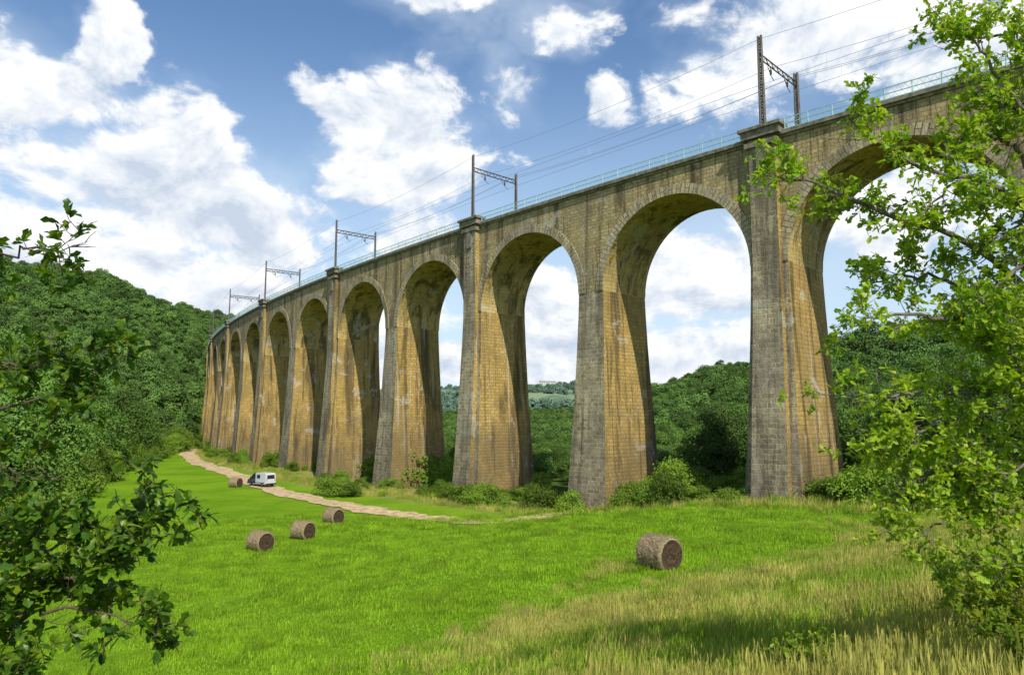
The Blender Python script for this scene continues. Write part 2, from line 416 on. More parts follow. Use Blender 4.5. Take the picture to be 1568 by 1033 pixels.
# ------------------------------------------------------------ tree prototypes
def unit(a): return a/np.maximum(np.linalg.norm(a,axis=1,keepdims=True),1e-9)
def quads(mb,Pp,Nn,S,mat,rng):
    n=len(Pp); t=unit(np.cross(Nn,rng.normal(size=(n,3)))); b=np.cross(Nn,t)
    S=S[:,None]; fold=Nn*S*.25
    V=np.stack([Pp-t*S,Pp-b*S*.55+fold,Pp+t*S,Pp+b*S*.55+fold],1).reshape(-1,3)
    mb.arr(V,np.arange(n*4).reshape(-1,4),mat)
def proto(seed,Ht,Rw,nleaf,ls,low=.15,nl=14,mats=None,trunk=True,ragged=0.):
    rng=np.random.default_rng(seed); mb=MB()
    cs=[];rs=[]
    for i in range(nl):
        u=(i+.5)/nl; zz=low+(1-low)*(.12+.8*u)
        prof=math.sin(math.pi*min(1,(.25+.72*u)))**.7
        a=rng.uniform(0,6.28)+i*2.4; rad=Rw*.68*prof*math.sqrt(rng.uniform(.25,1))
        cs.append((rad*math.cos(a),rad*math.sin(a),zz*Ht)); rs.append(Rw*rng.uniform(.30,.52))
    cs=np.array(cs);rs=np.array(rs)
    j=rng.integers(0,nl,nleaf); dr=unit(rng.normal(size=(nleaf,3))); dr[:,2]=np.where(dr[:,2]<-.3,-dr[:,2]*.5,dr[:,2]); dr=unit(dr)
    sub=1+.25*np.sin(dr[:,0]*7+j)*np.sin(dr[:,1]*8+2*j)*np.sin(dr[:,2]*6)+ragged*np.maximum(0,np.sin(dr[:,0]*13+j*1.7)*np.sin(dr[:,1]*11+j))*rng.uniform(0,1,nleaf)
    rr=rs[j]*sub*rng.uniform(.70,1.10,nleaf)
    Pp=cs[j]+dr*rr[:,None]*np.array([1,1,.8])
    Pp[:,2]=np.maximum(Pp[:,2],.05)
    Nn=unit(dr*.8+rng.normal(size=(nleaf,3))*.5+np.array([0,0,.4]))
    quads(mb,Pp,Nn,ls*rng.uniform(.6,1.3,nleaf),0,rng)
    if trunk:
        mb.tube([(0,0,-.5),(0.1,0,Ht*.3),(-.1,.1,Ht*.6),(0,0,Ht*.85)],[Ht*.028,Ht*.022,Ht*.014,Ht*.004],7,1)
        for i in range(0,nl,2):
            c=cs[i]; mb.tube([(0,0,c[2]*.5),tuple(c*np.array([.5,.5,.8])),tuple(c)],[Ht*.012,Ht*.008,.02],5,1)
    return mb.obj('tree',mats,link=False,uv=False)
L_for=leafmat('forest_leaves',(.055,.125,.016),(.10,.19,.024),(.16,.26,.035),0,.6,.5,.9)
L_hill=leafmat('hillside_leaves_haze_tint',(.070,.15,.030),(.11,.195,.036),(.145,.23,.045),0,.8,.3,.9)  # slight haze put into the colour, lighter and bluer green
L_far=leafmat('distant_leaves_haze_tint',(.13,.21,.15),(.15,.24,.16),(.17,.25,.16),0,.9,.3)  # aerial haze painted in: pale blue-green leaf colour
L_bush=leafmat('bush_leaves',(.11,.20,.018),(.17,.27,.025),(.24,.33,.035),.25,.6,1.,.8)
def jgrid(x0,x1,y0,y1,sp):
    xs=np.arange(x0,x1,sp);ys=np.arange(y0,y1,sp); X,Y=np.meshgrid(xs,ys)
    X=X+RNG.uniform(-.45,.45,X.shape)*sp;Y=Y+RNG.uniform(-.45,.45,X.shape)*sp
    return X.ravel(),Y.ravel()
def fmask(X,Y):
    s,w=sw(X,Y); xe=np.interp(Y,EY,EX)
    left=(X<xe-2.5)&(Y>25)
    beh=(w>14)&(Y>30)
    via_=(w>-5)&(w<14)&(s<SB)
    az=np.degrees(np.arctan2(X,Y))
    endz=(w<=14)&(s>262)&(w>-60)
    return (left|beh|(endz&~via_))&~via_&(abs(az)<54)
def place(X,Y,s0,s1,sink=.3,zs=1.):
    n=len(X); Z=H(X,Y)-sink
    sc_=RNG.uniform(s0,s1,n); S=np.stack([sc_*RNG.uniform(.85,1.15,n),sc_*RNG.uniform(.85,1.15,n),sc_*zs*RNG.uniform(.8,1.2,n)],1)
    Rr=np.stack([RNG.uniform(-.08,.08,n),RNG.uniform(-.08,.08,n),RNG.uniform(0,6.28,n)],1)
    return np.stack([X,Y,Z],1),Rr,S
def behind(X,Y,S):
    s_,w_=sw(X,Y); k=(w_>0)&(X>-90)&(np.interp(Y,EY,EX)<X)
    az=np.degrees(np.arctan2(X,Y))
    f=np.where(k,.42+.20*sst(az,8,16)+.12*sst(w_,30,120)*(az>9),1.)
    return S*f[:,None]
PM=[L_for,M_bark]
near=[proto(10+i,10,4.1+.4*i,8000,.18,.08,16,PM,True,.3) for i in range(3)]
X,Y=jgrid(-230,160,25,200,4.8); m=fmask(X,Y)&(np.hypot(X,Y)<200); X,Y=X[m],Y[m]
p,r,s=place(X,Y,.75,1.4); s=behind(X,Y,s)
scatter('forest_edge_trees',p,r,s,RNG.integers(0,3,len(p)),near)
mid=[proto(20+i,10,4.6+.4*i,2200,.36,.05,14,[L_hill,M_bark],False) for i in range(4)]
X,Y=jgrid(-560,560,60,760,5.4); rr=np.hypot(X,Y); m=fmask(X,Y)&(rr>=200)&(rr<720); X,Y=X[m],Y[m]
p,r,s=place(X,Y,.40,1.05,1.)
az=np.degrees(np.arctan2(X,Y)); rr=np.hypot(X,Y); s*=np.where((az>-17)&(az<11),.6,1.)[:,None]
s*=(1+.25*np.sin(X*.05+Y*.02)*np.sin(Y*.045))[:,None]
scatter('hillside_forest',p,r,s,RNG.integers(0,4,len(p)),mid)
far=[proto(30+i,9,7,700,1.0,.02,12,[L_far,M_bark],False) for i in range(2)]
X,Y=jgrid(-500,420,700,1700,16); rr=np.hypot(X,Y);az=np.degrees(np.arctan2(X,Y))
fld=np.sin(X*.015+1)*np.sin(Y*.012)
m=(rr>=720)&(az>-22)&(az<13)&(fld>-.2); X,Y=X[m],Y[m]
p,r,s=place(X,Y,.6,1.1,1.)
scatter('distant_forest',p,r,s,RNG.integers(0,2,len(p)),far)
bp=[proto(40+i,1.9,1.9,4600,.085,.0,8+2*i,[L_bush,M_bark],True,.7) for i in range(4)]
bx=[];by=[];bs=[]
for k in range(-3,12):
    for j in range(26):
        s_=k*20+RNG.uniform(0,20); w_=RNG.uniform(-4.0,11)
        if k in (-1,) and w_<0: w_+=4
        x,y,_=P(s_,w_,0); bx.append(x);by.append(y);bs.append(RNG.uniform(.2,1.1)**1.3*(1.7 if w_>5 else 1))
for x,y,s_ in ((27,56,1.5),(29.5,54,1.2),(32,52.5,1.6),(34.5,50,1.3),(37,49,1.7),(30,58,1.6),(-24.5,97,1.3),(-22.5,96,1.0),(-20.8,94.5,.8),(24,60,.7),(12.5,66,.8),(14.5,66,.9),(16.8,65,.6),(15.5,69,1.5),(12,71,1.3),(13.5,68,1.1),(-5,86,1.1),(-2,83,1.2),(-11,93,1.0)):
    bx.append(x);by.append(y);bs.append(s_)
bx=np.array(bx);by=np.array(by);bs=np.array(bs)
k=np.hypot(bx+38,by-110)>9; bx,by,bs=bx[k],by[k],bs[k]
ey=RNG.uniform(50,230,230); ex=np.interp(ey,EY,EX)+RNG.uniform(-4,1.0,230)
bx=np.append(bx,ex);by=np.append(by,ey);bs=np.append(bs,RNG.uniform(.6,1.8,230))
p,r,s=place(bx,by,1,1,.15); s*=bs[:,None]; s*=np.stack([RNG.uniform(.7,1.6,len(p)),RNG.uniform(.7,1.6,len(p)),RNG.uniform(.7,1.4,len(p))],1)
scatter('bushes',p,r,s,RNG.integers(0,4,len(p)),bp)

# ------------------------------------------------------------ grass
def blades(seed,n,rad,h0,h1,wd,mat,lean=.35,seedhead=False):
    rng=np.random.default_rng(seed); mb=MB()
    a=rng.uniform(0,6.28,n); r=rad*np.sqrt(rng.uniform(0,1,n)); B=np.stack([r*np.cos(a),r*np.sin(a),np.full(n,-.03)],1)
    hh=rng.uniform(h0,h1,n)[:,None]; g=rng.uniform(0,6.28,n); L=np.stack([np.cos(g),np.sin(g),np.zeros(n)],1)*rng.uniform(.05,lean,n)[:,None]
    sd=np.stack([-np.sin(g+.5),np.cos(g+.5),np.zeros(n)],1)*wd
    up=np.array([0,0,1.])
    m1=B+up*hh*.55+L*hh*.35; tp=B+up*hh*(1-.1)+L*hh*1.1
    V=np.stack([B-sd,B+sd,m1-sd*.8,m1+sd*.8,tp-sd*.15,tp+sd*.15],1).reshape(-1,3)
    i=np.arange(n)[:,None]*6
    F=np.concatenate([i+np.array([[0,1,3,2]]),i+np.array([[2,3,5,4]])])
    mb.arr(V,F,0)
    if seedhead:
        kk=rng.random(n)<.35; T=tp[kk]; m=len(T); s2=sd[kk]*2.2
        V=np.stack([T-up*.09,T-s2,T+up*.05,T+s2],1).reshape(-1,3)
        mb.arr(V,np.arange(m*4).reshape(-1,4),0)
    return mb.obj('g',[mat],link=False,uv=False)
G_green=leafmat('meadow_grass_blades',(.16,.30,.008),(.22,.37,.012),(.31,.42,.03),.25,.6,.8,.8)
G_dry=leafmat('dry_grass_blades',(.42,.38,.10),(.33,.36,.06),(.50,.45,.15),.25,.6,2.)
G_mix=leafmat('rough_grass_blades',(.22,.32,.03),(.31,.37,.045),(.17,.30,.02),.25,.6,2.)
gp=[blades(50+i,130,.5,.10,.26,.008,G_green) for i in range(3)]
X,Y=jgrid(-62,50,9,74,.62); s_,w_=sw(X,Y)
m=(abs(X)<Y*.86+3)&(w_<-2.5)&(X>np.interp(Y,EY,EX))
thin=RNG.random(len(X))<np.clip(34/np.maximum(Y,1),.25,1); m&=thin
m&=RNG.random(len(X))>dryness(X,Y)*.6
X,Y=X[m],Y[m]; n=len(X)
p,r,s=place(X,Y,.75,1.35,0); s*= (1+.5*np.clip((Y-30)/40,0,1))[:,None]*np.array([1.15,1.15,.85]); s[:,2]*=(.85+.6*np.sin(X*.5)*np.sin(Y*.6+X*.2))
scatter('meadow_grass',p,r,s,RNG.integers(0,3,n),gp)
dp=[blades(60+i,90,.33,.18,.46,.0045,G_dry,.6,True) for i in range(3)]+[blades(65+i,90,.33,.12,.38,.006,G_mix,.6) for i in range(2)]
X,Y=jgrid(-14,42,3,52,.34)
m=(abs(X)<Y*.86+2)&(RNG.random(len(X))<dryness(X,Y)*.92); X,Y=X[m],Y[m]; n=len(X)
p,r,s=place(X,Y,.7,1.2,0)
s[:,2]*=1+.35*np.sin(X*1.7+Y)*np.sin(Y*1.3-X*.6)
gr=(np.sin(X*.45+.7)*np.sin(Y*.5+X*.3)+RNG.normal(0,.5,n)+.15*(np.hypot(X,Y)<14)+.3*sst(X,3,9))>.0
scatter('dry_grass',p,r,s,np.where(gr,RNG.integers(3,5,n),RNG.integers(0,3,n)),dp)
X,Y=jgrid(-110,40,45,235,1.1); s_,w_=sw(X,Y); m=(w_>-6.5)&(w_<-.8)&(s_>-25)&(s_<250)
pp=np.array([(a.x,a.y) for a in pc])
dmin=np.min(np.hypot(X[:,None]-pp[None,:,0],Y[:,None]-pp[None,:,1]),axis=1); m&=dmin>2.4
X,Y=X[m],Y[m]; p,r,s=place(X,Y,1.2,2.4,0)
vp=[blades(80,90,.33,.15,.4,.008,G_mix,.5),blades(81,90,.33,.15,.4,.008,G_dry,.5)]
scatter('verge_grass',p,r,s,RNG.integers(0,2,len(X)),vp)

# ------------------------------------------------------------ foreground trees
TL=np.array([(0,0,0),(.28,.20,.03),(.28,0,-.02),(.28,-.20,.03),(.5,.17,.03),(.5,0,-.02),(.5,-.17,.03),(.76,.30,.02),(.76,0,-.03),(.76,-.30,.02),(1.05,0,-.10)])
TF=[(0,2,1),(0,3,2),(1,2,5,4),(2,3,6,5),(4,5,8,7),(5,6,9,8),(7,8,10),(8,9,10)]
def leaves(mb,Pp,Dd,Nn,S,mat):
    Dd=unit(Dd); sd=unit(np.cross(Dd,Nn)); Nn=np.cross(sd,Dd)
    n=len(Pp); V=(Pp[:,None]+Dd[:,None]*TL[None,:,0:1]*S[:,None,None]+sd[:,None]*TL[None,:,1:2]*S[:,None,None]+Nn[:,None]*TL[None,:,2:3]*S[:,None,None]).reshape(-1,3)
    i=np.arange(n)[:,None]*11
    b=len(mb.v); mb.v.extend(map(tuple,V.tolist()))
    for f in TF:
        F=(i+np.array([f])+b)
        mb.f.extend(map(tuple,F.tolist())); mb.uv.extend([(0,0)]*(len(f)*n)); mb.m.extend([mat]*n)
def fgtree(name,limbs,seed,ls,lmat,bmat,tl0=1.,bare=.12):
    rng=np.random.default_rng(seed); mb=MB(); LP=[];LD=[];LN=[];LS=[]
    def rv(): return Vector(rng.normal(size=3))
    for pts,r0,r1,dens,sl in limbs:
        c=catmull(pts,6); n=len(c)
        c=[p+rv()*.02 for p in c]
        mb.tube(c,[r0+(r1-r0)*(i/(n-1))**.8 for i in range(n)],8,1)
        if dens<=0: continue
        L=sum((c[i+1]-c[i]).length for i in range(n-1)); ns=int(L*dens)
        for q in range(ns):
            t=rng.uniform(.18,1)*(n-1.01); i=int(t); p=c[i].lerp(c[i+1],t-i); tg=(c[i+1]-c[i]).normalized()
            dr=(tg*.75+rv().normalized()*.85+Vector((0,0,.12))).normalized(); ln=sl*rng.uniform(.45,1.15)
            m=6; sp=[p]; dd=dr.copy()
            for a in range(m):
                dd=(dd+rv()*.14+Vector((0,0,.02))).normalized(); sp.append(sp[-1]+dd*ln/m)
            rb=max(.004,.012*ln); mb.tube(sp,[rb*(1-.8*a/m) for a in range(m+1)],4,1)
            isb=rng.random()<bare*.5
            for tw in range(int(5+ln*7)):
                tt_=rng.uniform(.2,1)*(m-.01); a=int(tt_); b0=sp[a].lerp(sp[a+1],tt_-a); td=((sp[a+1]-sp[a]).normalized()*.7+rv().normalized()*.8+Vector((0,0,.15))).normalized()
                tl=rng.uniform(.08,.26)*min(1.2,sl+.4)*tl0; b1=b0+td*tl*.5; b2=b1+(td+rv()*.2).normalized()*tl*.5
                mb.tube([b0,b1,b2],[.0035,.0025,.0015],3,1)
                if isb or rng.random()<bare: continue
                for lf in range(rng.integers(5,10)):
                    u=rng.uniform(.35,1.02); bp_=b0.lerp(b2,u)
                    ld=(td*.5+rv().normalized()*.9+Vector((0,0,-.05))).normalized()
                    LP.append(tuple(bp_));LD.append(tuple(ld));LN.append(tuple((Vector((0,0,1))+rv()*.5).normalized()));LS.append(ls*rng.uniform(.6,1.25))
    leaves(mb,np.array(LP),np.array(LD),np.array(LN),np.array(LS),0)
    print(name,len(LP))
    return mb.obj(name,[lmat,bmat],uv=False)
L_r=leafmat('oak_leaves_sunlit',(.12,.24,.014),(.24,.36,.02),(.42,.43,.04),.4,.4,1.6)  # sunlit copy: sun brightness put into the leaf colour
L_l=leafmat('oak_leaves_shaded',(.045,.12,.015),(.12,.25,.018),(.32,.43,.025),.35,.35,1.5)  # shaded copy: shade put into the darker leaf colour
g0=Hs(6.6,8.4)
V3=lambda x,y,z:(x,y,z+10)
RL=[([(6.7,8.4,g0-.3),(6.5,8.3,g0+1.5),(6.2,8.2,10.6),(6.3,8.3,12.5),(6.6,8.3,14.5),(6.8,8.2,16.5)],.15,.05,0,0),
 ([V3(6.2,8.2,1.2),V3(5.3,8.0,1.9),V3(4.2,7.9,2.3),V3(3.3,7.9,2.65),V3(2.95,7.9,2.7)],.05,.008,9,.5),
 ([V3(6.3,8.2,2.2),V3(5.4,7.7,2.5),V3(4.3,7.6,2.8),V3(3.7,7.6,3.3)],.045,.008,5,.45),
 ([V3(6.3,8.2,2.0),V3(5.6,7.8,2.4),V3(5.0,7.7,2.6),V3(4.4,7.6,2.2)],.04,.008,11,.55),
 ([V3(6.4,8.2,3.0),V3(5.9,8.0,3.6),V3(5.5,7.9,4.1),V3(5.2,7.8,4.4)],.045,.008,12,.5),
 ([V3(6.6,8.2,4.0),V3(6.2,8.0,4.3),V3(5.8,8.1,4.5),V3(5.1,8.1,4.6)],.045,.008,11,.5),
 ([V3(6.6,8.2,3.6),V3(6.3,8.1,3.8),V3(6.0,8.1,3.8),V3(5.6,8.1,3.6)],.045,.008,15,.6),
 ([V3(6.3,8.2,2.6),V3(5.9,8.1,3.1),V3(5.6,8.0,3.2),V3(5.2,8.0,3.2)],.04,.008,15,.58),
 ([V3(6.4,8.2,2.0),V3(6.1,8.0,2.2),V3(5.8,8.0,2.2),V3(5.4,8.0,1.9)],.04,.008,16,.6),
 ([V3(6.2,8.2,.6),V3(5.3,8.0,1.0),V3(4.4,7.9,1.15),V3(3.75,7.9,1.05)],.045,.008,10,.45),
 ([V3(6.2,8.2,.9),V3(5.4,8.4,1.5),V3(4.8,8.5,1.7),V3(4.3,8.5,1.6)],.04,.008,11,.45),
 ([V3(6.2,8.2,1.6),V3(5.7,7.8,1.7),V3(5.2,7.6,1.4),V3(4.8,7.5,1.0)],.04,.008,13,.6),
 ([V3(6.3,8.2,1.2),V3(6.0,8.0,1.3),V3(5.7,8.0,1.2),V3(5.4,8.0,.9)],.04,.008,16,.6),
 ([V3(6.2,8.2,.2),V3(5.4,8.0,.3),V3(4.3,7.9,.25),V3(3.5,7.9,.25)],.04,.008,8,.45),
 ([V3(6.3,8.2,-.2),V3(5.4,8.1,.1),V3(4.6,8.0,-.1),V3(4.0,8.0,-.3)],.04,.008,17,.5),
 ([V3(6.3,8.2,-.6),V3(5.6,8.3,-.4),V3(4.8,8.2,-.6),V3(4.2,8.1,-.9)],.04,.008,17,.5),
 ([V3(6.4,8.3,-1.2),V3(5.7,8.2,-.9),V3(5.0,8.1,-1.1),V3(4.4,8.0,-1.25)],.035,.008,17,.45),
 ([V3(6.3,8.2,-.4),V3(5.9,7.9,.2),V3(5.5,7.8,.6),V3(5.2,7.8,.9)],.035,.008,16,.55),
 ([V3(6.3,8.2,-.3),V3(6.0,8.0,-.4),V3(5.6,7.9,-.5),V3(5.2,7.8,-.6)],.035,.008,16,.55),
 ([V3(6.4,8.3,-1.6),V3(6.0,7.8,-1.3),V3(5.5,7.6,-1.4),V3(5.0,7.5,-1.5)],.03,.008,13,.45),
]
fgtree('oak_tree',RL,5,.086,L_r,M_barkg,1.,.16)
g1=Hs(-4.3,4.6)
LLm=[([(-4.4,4.7,g1-.3),(-4.1,4.6,g1+1.2),(-4.0,4.6,9.6),(-4.0,4.6,10.8),(-4.1,4.6,12.)],.07,.02,0,0),
 ([V3(-4.0,4.6,.75),V3(-3.6,4.5,.98),V3(-3.2,4.5,1.05),V3(-2.88,4.5,1.05)],.015,.004,10,.28),
 ([V3(-4.0,4.6,.1),V3(-3.5,4.5,.25),V3(-3.0,4.5,.34),V3(-2.55,4.5,.50)],.018,.004,8,.28),
 ([V3(-4.0,4.6,-.1),V3(-3.5,4.5,.05),V3(-3.0,4.5,.10),V3(-2.55,4.5,.16)],.018,.004,8,.28),
 ([V3(-4.0,4.6,-.5),V3(-3.6,4.5,-.4),V3(-3.2,4.5,-.33),V3(-2.85,4.5,-.3)],.018,.004,8,.26),
 ([V3(-4.0,4.6,-1.3),V3(-3.4,4.5,-1.05),V3(-2.7,4.5,-.75),V3(-2.1,4.5,-.47)],.02,.004,10,.32),
 ([V3(-4.0,4.6,-1.2),V3(-3.3,4.5,-1.05),V3(-2.7,4.5,-.95),V3(-2.25,4.5,-.88)],.02,.004,10,.32),
 ([V3(-4.0,4.6,-1.5),V3(-3.3,4.5,-1.25),V3(-2.7,4.5,-1.15),V3(-2.15,4.5,-1.28)],.02,.004,11,.3),
 ([V3(-4.0,4.6,-1.0),V3(-3.5,4.5,-.85),V3(-3.0,4.5,-.75),V3(-2.75,4.5,-.6)],.02,.004,11,.3),
 ([V3(-4.0,4.6,-1.3),V3(-3.5,4.4,-1.3),V3(-3.1,4.4,-1.35),V3(-2.85,4.4,-1.45)],.015,.004,9,.25),
]
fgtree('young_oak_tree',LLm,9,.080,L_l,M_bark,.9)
def shrub(name,x,y,h,rad,seed,n=9):
    rng=np.random.default_rng(seed); g=Hs(x,y); L=[]
    for i in range(n):
        a=6.28*i/n+rng.uniform(-.3,.3); q=rad*rng.uniform(.5,1); hh=h*rng.uniform(.6,1)
        L.append(([(x,y,g-.05),(x+q*.3*math.cos(a),y+q*.3*math.sin(a),g+hh*.5),(x+q*.7*math.cos(a),y+q*.7*math.sin(a),g+hh*.85),(x+q*math.cos(a),y+q*math.sin(a),g+hh)],.012,.003,9,.25))
    fgtree(name,L,seed,.06,L_r,M_bark,.7)
shrub('wild_shrub',5.0,7.2,.75,.8,21,11)
shrub('wild_shrub',3.55,8.9,.45,.4,22,7)
shrub('wild_shrub',6.1,9.6,1.0,.9,23,11)
shrub('wild_shrub',4.6,6.2,.45,.5,24,8)

# ------------------------------------------------------------ hay bales
M_straw,t,p_,o_=newmat('weathered_straw'); tc=t.n.new('ShaderNodeTexCoord')
mpn=t.n.new('ShaderNodeMapping'); mpn.inputs['Scale'].default_value=(3,22,22); t.l.new(tc.outputs['Object'],mpn.inputs[0])
n1=t.noise(mpn.outputs[0],1.2,6,.7); n2=t.noise(tc.outputs['Object'],2.5,4,.6)
cc=t.mix(t.smooth(n1,.3,.7),(.17,.12,.06,1),(.46,.37,.22,1)); cc=t.mix(t.smooth(n2,.5,.75,0,.6),cc,(.24,.15,.08,1))
t.set(p_,'Base Color',cc); bn=t.n.new('ShaderNodeBump'); bn.inputs['Strength'].default_value=1; bn.inputs['Distance'].default_value=.05; t.l.new(n1,bn.inputs['Height']); t.l.new(bn.outputs[0],p_.inputs['Normal'])
M_strawend=simple('straw_end',(.07,.045,.025),.95,0,.5,9,.8)
def bale(x,y,ang,seed):
    rng=np.random.default_rng(seed); mb=MB(); R=.76; L=1.45; n=48
    prof=[(-L/2,.0),(-L/2+.04,.2),(-L/2+.01,.35),(-L/2+.03,.5),(-L/2,R*.86),(-L/2+.06,R*.97)]
    prof+=[(-L/2+.12+i*(L-.24)/10,R+.012*math.sin(i*2.1)) for i in range(11)]
    prof+=[(-a,b) for a,b in prof[:6]][::-1]
    rows=[]
    for (a,r) in prof:
        row=[]
        for k in range(n):
            g=2*math.pi*k/n; rr=r*(1+rng.normal(0,.012)); zz=rr*math.sin(g)
            zz=max(zz,-R*.90)
            row.append((a+rng.normal(0,.008),rr*math.cos(g)*1.03,zz))
        rows.append(row)
    b=len(mb.v)
    for r in rows: mb.v.extend(r)
    for i in range(len(rows)-1):
        for k in range(n):
            k2=(k+1)%n; mb.f.append((b+i*n+k,b+i*n+k2,b+(i+1)*n+k2,b+(i+1)*n+k)); mb.uv.extend([(0,0)]*4); mb.m.append(1 if (i<4 or i>len(rows)-6) else 0)
    m=2600; a=rng.uniform(-L/2,L/2,m); g=rng.uniform(-.6,3.7,m); rr=R*rng.uniform(.98,1.02,m)
    Pp=np.stack([a,rr*np.cos(g)*1.03,rr*np.sin(g)],1); out=unit(np.stack([np.zeros(m),np.cos(g),np.sin(g)],1)*.25+rng.normal(size=(m,3))*.6)
    sd=unit(np.cross(out,rng.normal(size=(m,3))))*.005; l=rng.uniform(.05,.13,m)[:,None]
    V=np.stack([Pp-sd,Pp+sd,Pp+out*l+sd,Pp+out*l-sd],1).reshape(-1,3); mb.arr(V,np.arange(m*4).reshape(-1,4),0)
    o=mb.obj('hay_bale',[M_straw,M_strawend],uv=False)
    o.location=(x,y,Hs(x,y)+R*.90-.05); o.rotation_euler=(0,0,ang)
bale(6.5,32.6,math.atan2(-.80,.60),1)
bale(-18.9,55.3,math.atan2(-.55,.83),2)
bale(-17.2,60.5,math.atan2(-.45,.89),3)
bale(-16.8,69,math.atan2(-.55,.83),4)
bale(-40.5,107.0,math.atan2(-.3,.95),5)

# ------------------------------------------------------------ van
M_white=simple('white_van_paint',(.55,.57,.60),.35,0,.03,3); M_glass=simple('dark_window_glass',(.02,.03,.04),.08)
M_cab=simple('dark_blue_cab_paint',(.05,.07,.10),.3,0,.05,3)
M_tyre=simple('tyre_rubber',(.02,.02,.02),.8); M_blk=simple('black_plastic',(.03,.03,.035),.6); M_lamp=simple('lamp_lens',(.6,.12,.05),.3); M_head=simple('headlamp',(.8,.8,.75),.15)
M_hub=simple('steel_wheel_hub',(.35,.35,.36),.4,.7)
van=empty('delivery_van')
def vanb():
    prof=[(2.45,.45),(2.5,.75),(2.42,1.05),(1.75,1.25),(1.05,1.98),(.85,2.08),(.3,2.12),(.28,2.14),(-2.3,2.12),(-2.42,2.0),(-2.5,1.0),(-2.48,.42),(.28,.42),(.3,.42)]
    import bmesh
    bm=bmesh.new(); vs=[]
    yy=(-.95,.95)
    for y in yy: vs.append([bm.verts.new((x,y*(1 if z<1.2 else 1-.06*(z-1.2)),z)) for x,z in prof])
    n=len(prof)
    cab=[0,1,2,3,4,5,6,13]; box=[7,8,9,10,11,12]; mid=[6,7,12,13]
    for q in (cab,box,mid):
        bm.faces.new([vs[0][i] for i in q]); bm.faces.new([vs[1][i] for i in q][::-1])
    for i in range(n): bm.faces.new((vs[0][i],vs[1][i],vs[1][(i+1)%n],vs[0][(i+1)%n]))
    bmesh.ops.recalc_face_normals(bm,faces=bm.faces)
    me=bpy.data.meshes.new('body')
    bmesh.ops.bevel(bm,geom=[e for e in bm.edges if abs(e.verts[0].co.x)>.4 and abs(e.verts[1].co.x)>.4],offset=.05,segments=3,affect='EDGES')
    bm.to_mesh(me); me.materials.append(M_white); me.materials.append(M_cab)
    for q in me.polygons:
        if q.center.x>.31 : q.material_index=1
    o=bpy.data.objects.new('body',me); sc.collection.objects.link(o); o.parent=van
    mb=MB()
    for sg in (-1,1):
        y=lambda z:sg*(.95*(1-.06*max(0,z-1.2))+.008)
        for poly in ([(1.6,1.25),(1.02,1.85),(.45,1.88),(.45,1.25)],[(-.1,1.3),(-.1,1.85),(-.95,1.85),(-.95,1.3)]):
            mb.face([(x,y(z),z) for x,z in poly])
    mb.face([(1.77,-.78,1.30),(1.77,.78,1.30),(1.11,.72,1.98),(1.11,-.72,1.98)]); 
    mb.face([(-2.50,-.7,1.25),(-2.50,.7,1.25),(-2.46,.66,1.85),(-2.46,-.66,1.85)])
    mb.obj('windows',[M_glass],parent=van,uv=False)
    mb=MB(); mb.box((2.5,0,.48),(.16,1.84,.24)); mb.box((-2.5,0,.46),(.16,1.84,.2)); mb.box((0,-.957,.62),(4.2,.02,.1)); mb.box((0,.957,.62),(4.2,.02,.1))
    mb.box((2.5,0,.85),(.05,.9,.16)); mb.box((1.35,-1.1,1.4),(.12,.2,.24)); mb.box((1.35,1.1,1.4),(.12,.2,.24)); mb.obj('bumpers_and_mirrors',[M_blk],parent=van,uv=False)
    mb=MB(); 
    for y in(-.75,.75): mb.box((-2.48,y,1.1),(.06,.14,.35))
    mb.obj('tail_lamps',[M_lamp],parent=van,uv=False)
    mb=MB()
    for y in(-.72,.72): mb.box((2.47,y,.88),(.08,.28,.18))
    mb.obj('headlamps',[M_head],parent=van,uv=False)
    i=0
    for x in (1.6,-1.55):
        for y in (-.86,.86):
            i+=1; mb=MB(); mb.tube([(x,y-.12,.34),(x,y-.1,.34),(x,y+.1,.34),(x,y+.12,.34)],[.28,.34,.34,.28],24,0,True)
            mb.tube([(x,y-.135,.34),(x,y+.135,.34)],[.18,.18],16,1,True); mb.obj(f'wheel_{i}',[M_tyre,M_hub],parent=van,uv=False)
vanb()
van.location=(-37.4,109,Hs(-37.4,109)+.09); van.rotation_euler=(0,0,math.atan2(30,-22)+.3); van.scale=(.92,.92,.92)

# ------------------------------------------------------------ village on the far ridge
M_wall=simple('pale_render_wall',(.55,.53,.48),.8); M_roof=simple('grey_tile_roof',(.30,.27,.25),.9)
for i,(a,r0,w,h) in enumerate(((2.4,1460,12,3),(3.1,1470,20,3.5),(3.8,1465,10,3),(4.9,1475,14,3))):
    x=r0*math.sin(R_(a));y=r0*math.cos(R_(a));z=Hs(x,y); pe=empty('farmhouse')
    mb=MB(); mb.box((0,0,h/2+1),(w,9,h+8)); mb.obj('walls',[M_wall],parent=pe,uv=False)
    mb=MB(); zt=h+5.02
    A=[(-w/2-.5,-5.2,zt),(w/2+.5,-5.2,zt),(w/2+.5,5.2,zt),(-w/2-.5,5.2,zt),(-w/2-.5,0,zt+3),(w/2+.5,0,zt+3)]
    for q in((0,1,5,4),(3,2,5,4),(0,3,4),(1,2,5)): mb.face([A[k] for k in q])
    mb.obj('roof',[M_roof],parent=pe,uv=False)
    mb=MB()
    for k in range(int(w//4)): mb.box((-w/2+2.5+k*4,-4.52,h+1.5),(1.1,.1,1.6))
    mb.obj('windows',[M_glass],parent=pe,uv=False)
    pe.location=(x,y,z+1); pe.rotation_euler=(0,0,.3*math.sin(i*3))

